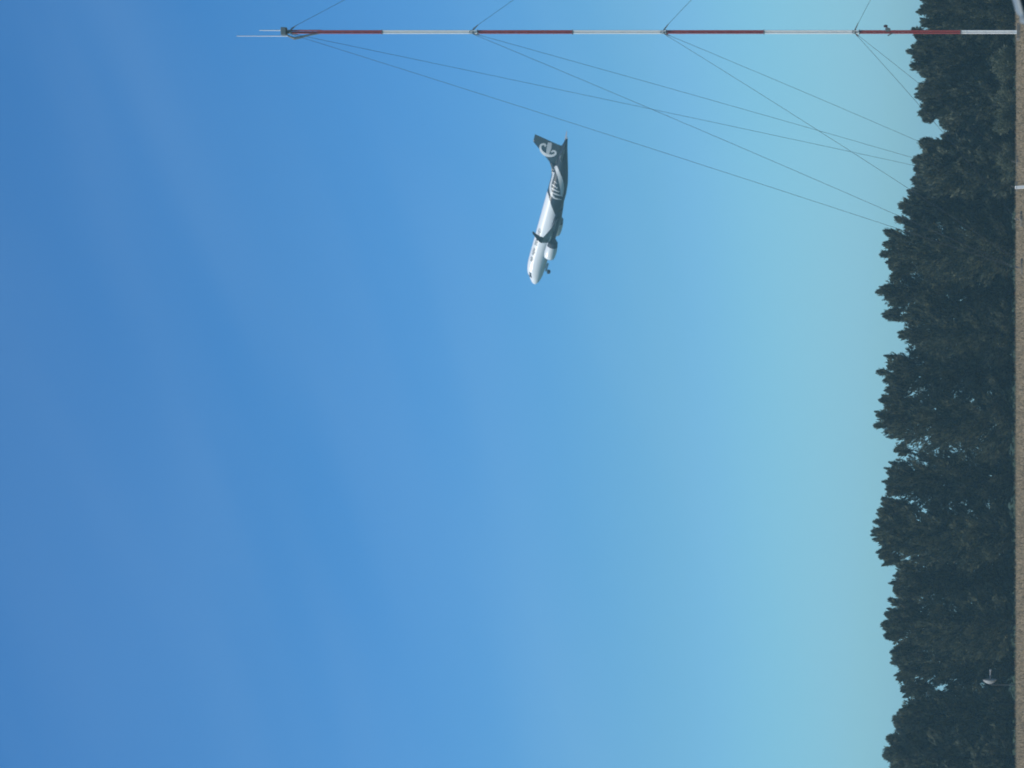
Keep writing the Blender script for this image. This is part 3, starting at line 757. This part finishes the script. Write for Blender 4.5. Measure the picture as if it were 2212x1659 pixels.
# ---------------------------------------------------------------- dish antenna before the trees
M_DISH = material('dish_pale_grey', (0.27, 0.28, 0.28), 0.6, noise=0.1, scale=3)
M_POLE = material('dark_pole_steel', (0.045, 0.05, 0.05), 0.6)
DD = 246.0
dx, dz = place_x(1469, DD), place_z(2138, DD)
dish = empty('dish_antenna', (dx, DD, 0))
tag(dish, 'small pale dish antenna with feed arm, low in front of the dark trees', 'antenna')
b = MB(); rings = []
for d_, r_ in ((-.42, .02), (-.38, .25), (-.25, .5), (-.08, .68), (.04, .76), (.05, .74), (-.06, .66), (-.22, .48), (-.35, .24), (-.39, .02)):
    rings.append([(d_, r_ * math.sin(t), dz + r_ * math.cos(t)) for t in np.linspace(0, 2 * math.pi, 28, endpoint=False)])
b.rings(rings); b.build('reflector', M_DISH, dish, smooth=True)
b = MB(); b.tube((-.36, 0, dz), (.92, 0, dz - .08), .07, .06, n=8); b.tube((.92, 0, dz - .08), (1.12, 0, dz - .09), .12, .10, n=10)
b.build('feed_arm', M_DISH, dish)
b = MB(); b.path([(-.5, 0, -.05), (-.5, 0, dz - .25), (-.40, 0, dz)], [.07, .06, .06], 8)
b.build('pole', M_POLE, dish)

# ---------------------------------------------------------------- white post in the field
PD = 150.0
post = empty('marker_post', (place_x(404, PD), PD, 0))
tag(post, 'short white post standing in the tan field beyond the shrubs', 'post')
pz = place_z(2193, PD)
b = MB(); b.rings([[(sx * w + lx, sy * w, z) for sx, sy in ((-1, -1), (1, -1), (1, 1), (-1, 1))] for z, w, lx in ((-.1, .10, .02), (pz - .05, .095, -.03))])
b.build('shaft', M_WHITE, post)
b = MB(); b.rings([[(sx * w - .03, sy * w, z) for sx, sy in ((-1, -1), (1, -1), (1, 1), (-1, 1))] for z, w in ((pz - .05, .11), (pz - .02, .11), (pz + .01, .03))])
b.build('cap', M_WHITE, post)

# ---------------------------------------------------------------- parked car, only a corner of its roof in view
M_CAR = material('silver_blue_car_paint', (0.17, 0.21, 0.23), 0.55, metallic=0.0, coat=0.0, noise=0.04, scale=3)
M_CARGLASS = material('car_window_glass', (0.03, 0.028, 0.035), 0.08, spec=0.6)
M_TRIM = material('black_car_trim', (0.015, 0.015, 0.017), 0.6)
M_LENS = material('headlight_lens', (0.6, 0.62, 0.65), 0.12)
M_TAIL = material('tail_light_lens', (0.35, 0.02, 0.02), 0.15)
CD = 20.0
car = empty('parked_car', (6.92, CD - 0.59, 0))                   # local x 0 (front) to 4.4 (rear), tail towards the picture's middle
car.rotation_euler = (0, 0, R(170.9))
tag(car, 'blurred silver-blue parked car, only the curve of its roof at the corner', 'car')
def sym(pts_): return pts_ + [(x, -y, z) for x, y, z in reversed(pts_)]
def car_ring(x, zb, zt, w, wt, zs):
    half = [(x, 0.0, zt), (x, wt * .8, zt - .01), (x, wt, zt - .05), (x, w, zs), (x, w + .01, (zs + zb) / 2), (x, w - .03, zb + .12), (x, w * .82, zb), (x, 0.0, zb)]
    return half + [(a, -y, z) for a, y, z in half[-2:0:-1]]
b = MB()
b.rings([car_ring(*r_) for r_ in ((0.0, .30, .66, .62, .55, .56), (.12, .24, .76, .76, .68, .64), (.5, .22, .88, .85, .74, .72), (1.15, .22, .98, .88, .76, .80), (1.5, .22, 1.0, .89, .78, .85), (2.6, .22, 1.0, .89, .79, .87), (3.7, .22, 1.02, .88, .78, .88), (4.15, .26, 1.02, .84, .74, .86), (4.34, .30, .96, .76, .68, .80), (4.4, .36, .80, .66, .6, .70))])
body = b.build('body', M_CAR, car, smooth=True)
ZT = 1.612
b = MB()
def cab(x, z, w): return [(x, w, z - .03), (x, w * .6, z), (x, 0, z + .015), (x, -w * .6, z), (x, -w, z - .03), (x, -w * .985, z - .055), (x, 0, z - .03), (x, w * .985, z - .055)]
b.rings([cab(x, z, w) for x, z, w in ((1.62, ZT - .10, .56), (1.8, ZT - .03, .60), (2.1, ZT, .63), (2.8, ZT, .63), (3.4, ZT - .005, .62), (3.62, ZT - .02, .61), (3.76, ZT - .06, .59), (3.82, ZT - .12, .57))])
b.build('roof', M_CAR, car, smooth=True)
for s in (-1, 1):
    for nm, a0, a1, w0 in (('front_pillar', (.82, .76, .97), (1.66, .55, ZT - .13), .075), ('door_pillar', (2.15, .77, .97), (2.2, .60, ZT - .07), .05), ('rear_pillar', (3.99, .70, .99), (3.80, .55, ZT - .10), .055)):
        b = MB(); p, q = (a0[0], s * a0[1], a0[2]), (a1[0], s * a1[1], a1[2])
        b.path([p, tuple((np.array(p) + np.array(q)) / 2 + np.array((0, s * .03, .03))), q], [w0, w0 * .9, w0 * .85], 8)
        b.build(nm, M_CAR, car, smooth=True)
    sw = [(1.0, .755, .99), (2.1, .775, .99), (2.17, .605, ZT - .09), (1.68, .575, ZT - .12)]
    mesh_obj('side_window', [(x, s * y, z) for x, y, z in sw], [(0, 1, 2, 3)], M_CARGLASS, car)
    sw = [(2.2, .775, .99), (3.9, .73, 1.0), (3.74, .565, ZT - .08), (2.25, .605, ZT - .045)]
    mesh_obj('side_window', [(x, s * y, z) for x, y, z in sw], [(0, 1, 2, 3)], M_CARGLASS, car)
    b = MB(); b.box((.16, s * .56, .66), (.22, .30, .13), bevel=.03); b.build('headlight', M_LENS, car)
    b = MB(); b.box((4.30, s * .60, .84), (.16, .22, .20), bevel=.03); b.build('tail_light', M_TAIL, car)
    b = MB(); b.box((1.02, s * .96, 1.03), (.12, .20, .13), bevel=.03); b.build('door_mirror', M_CAR, car)
    for wx in (.85, 3.5):
        def wr(y, r_): return [(wx + r_ * math.sin(t), s * y, .32 + r_ * math.cos(t)) for t in np.linspace(0, 2 * math.pi, 24, endpoint=False)]
        b = MB(); b.rings([wr(.66, .22), wr(.68, .30), wr(.72, .32), (wr(.86, .32)), wr(.90, .30), wr(.91, .22)])
        wh = b.build('wheel', M_TYRE, car, smooth=True)
        b = MB(); b.rings([wr(.90, .215), wr(.925, .20), wr(.915, .07), wr(.93, .05)]); b.build('rim', M_METAL, wh)
mesh_obj('windscreen', [(.84, -.74, .975), (.84, .74, .975), (1.66, .54, ZT - .11), (1.66, -.54, ZT - .11)], [(0, 1, 2, 3)], M_CARGLASS, car)
mesh_obj('rear_window', [(4.05, -.68, 1.01), (4.05, .68, 1.01), (3.72, .53, ZT - .13), (3.72, -.53, ZT - .13)], [(3, 2, 1, 0)], M_CARGLASS, car)

# ---------------------------------------------------------------- thin summer haze
def build_haze():
    mt = bpy.data.materials.new('thin_haze'); mt.use_nodes = True
    n, l = mt.node_tree.nodes, mt.node_tree.links
    n.remove(n['Principled BSDF'])
    v = n.new('ShaderNodeVolumePrincipled')
    v.inputs['Color'].default_value = (0.45, 0.86, 1.0, 1)
    v.inputs['Density'].default_value = 0.00040
    v.inputs['Anisotropy'].default_value = 0.0
    l.new(v.outputs[0], n['Material Output'].inputs['Volume'])
    b = MB(); b.box((0, 1550, 60.5), (5100, 4000, 123))
    o = b.build('haze', mt)
    tag(o, 'thin pale blue haze in the air over the whole field', 'haze', kind='stuff')
build_haze()
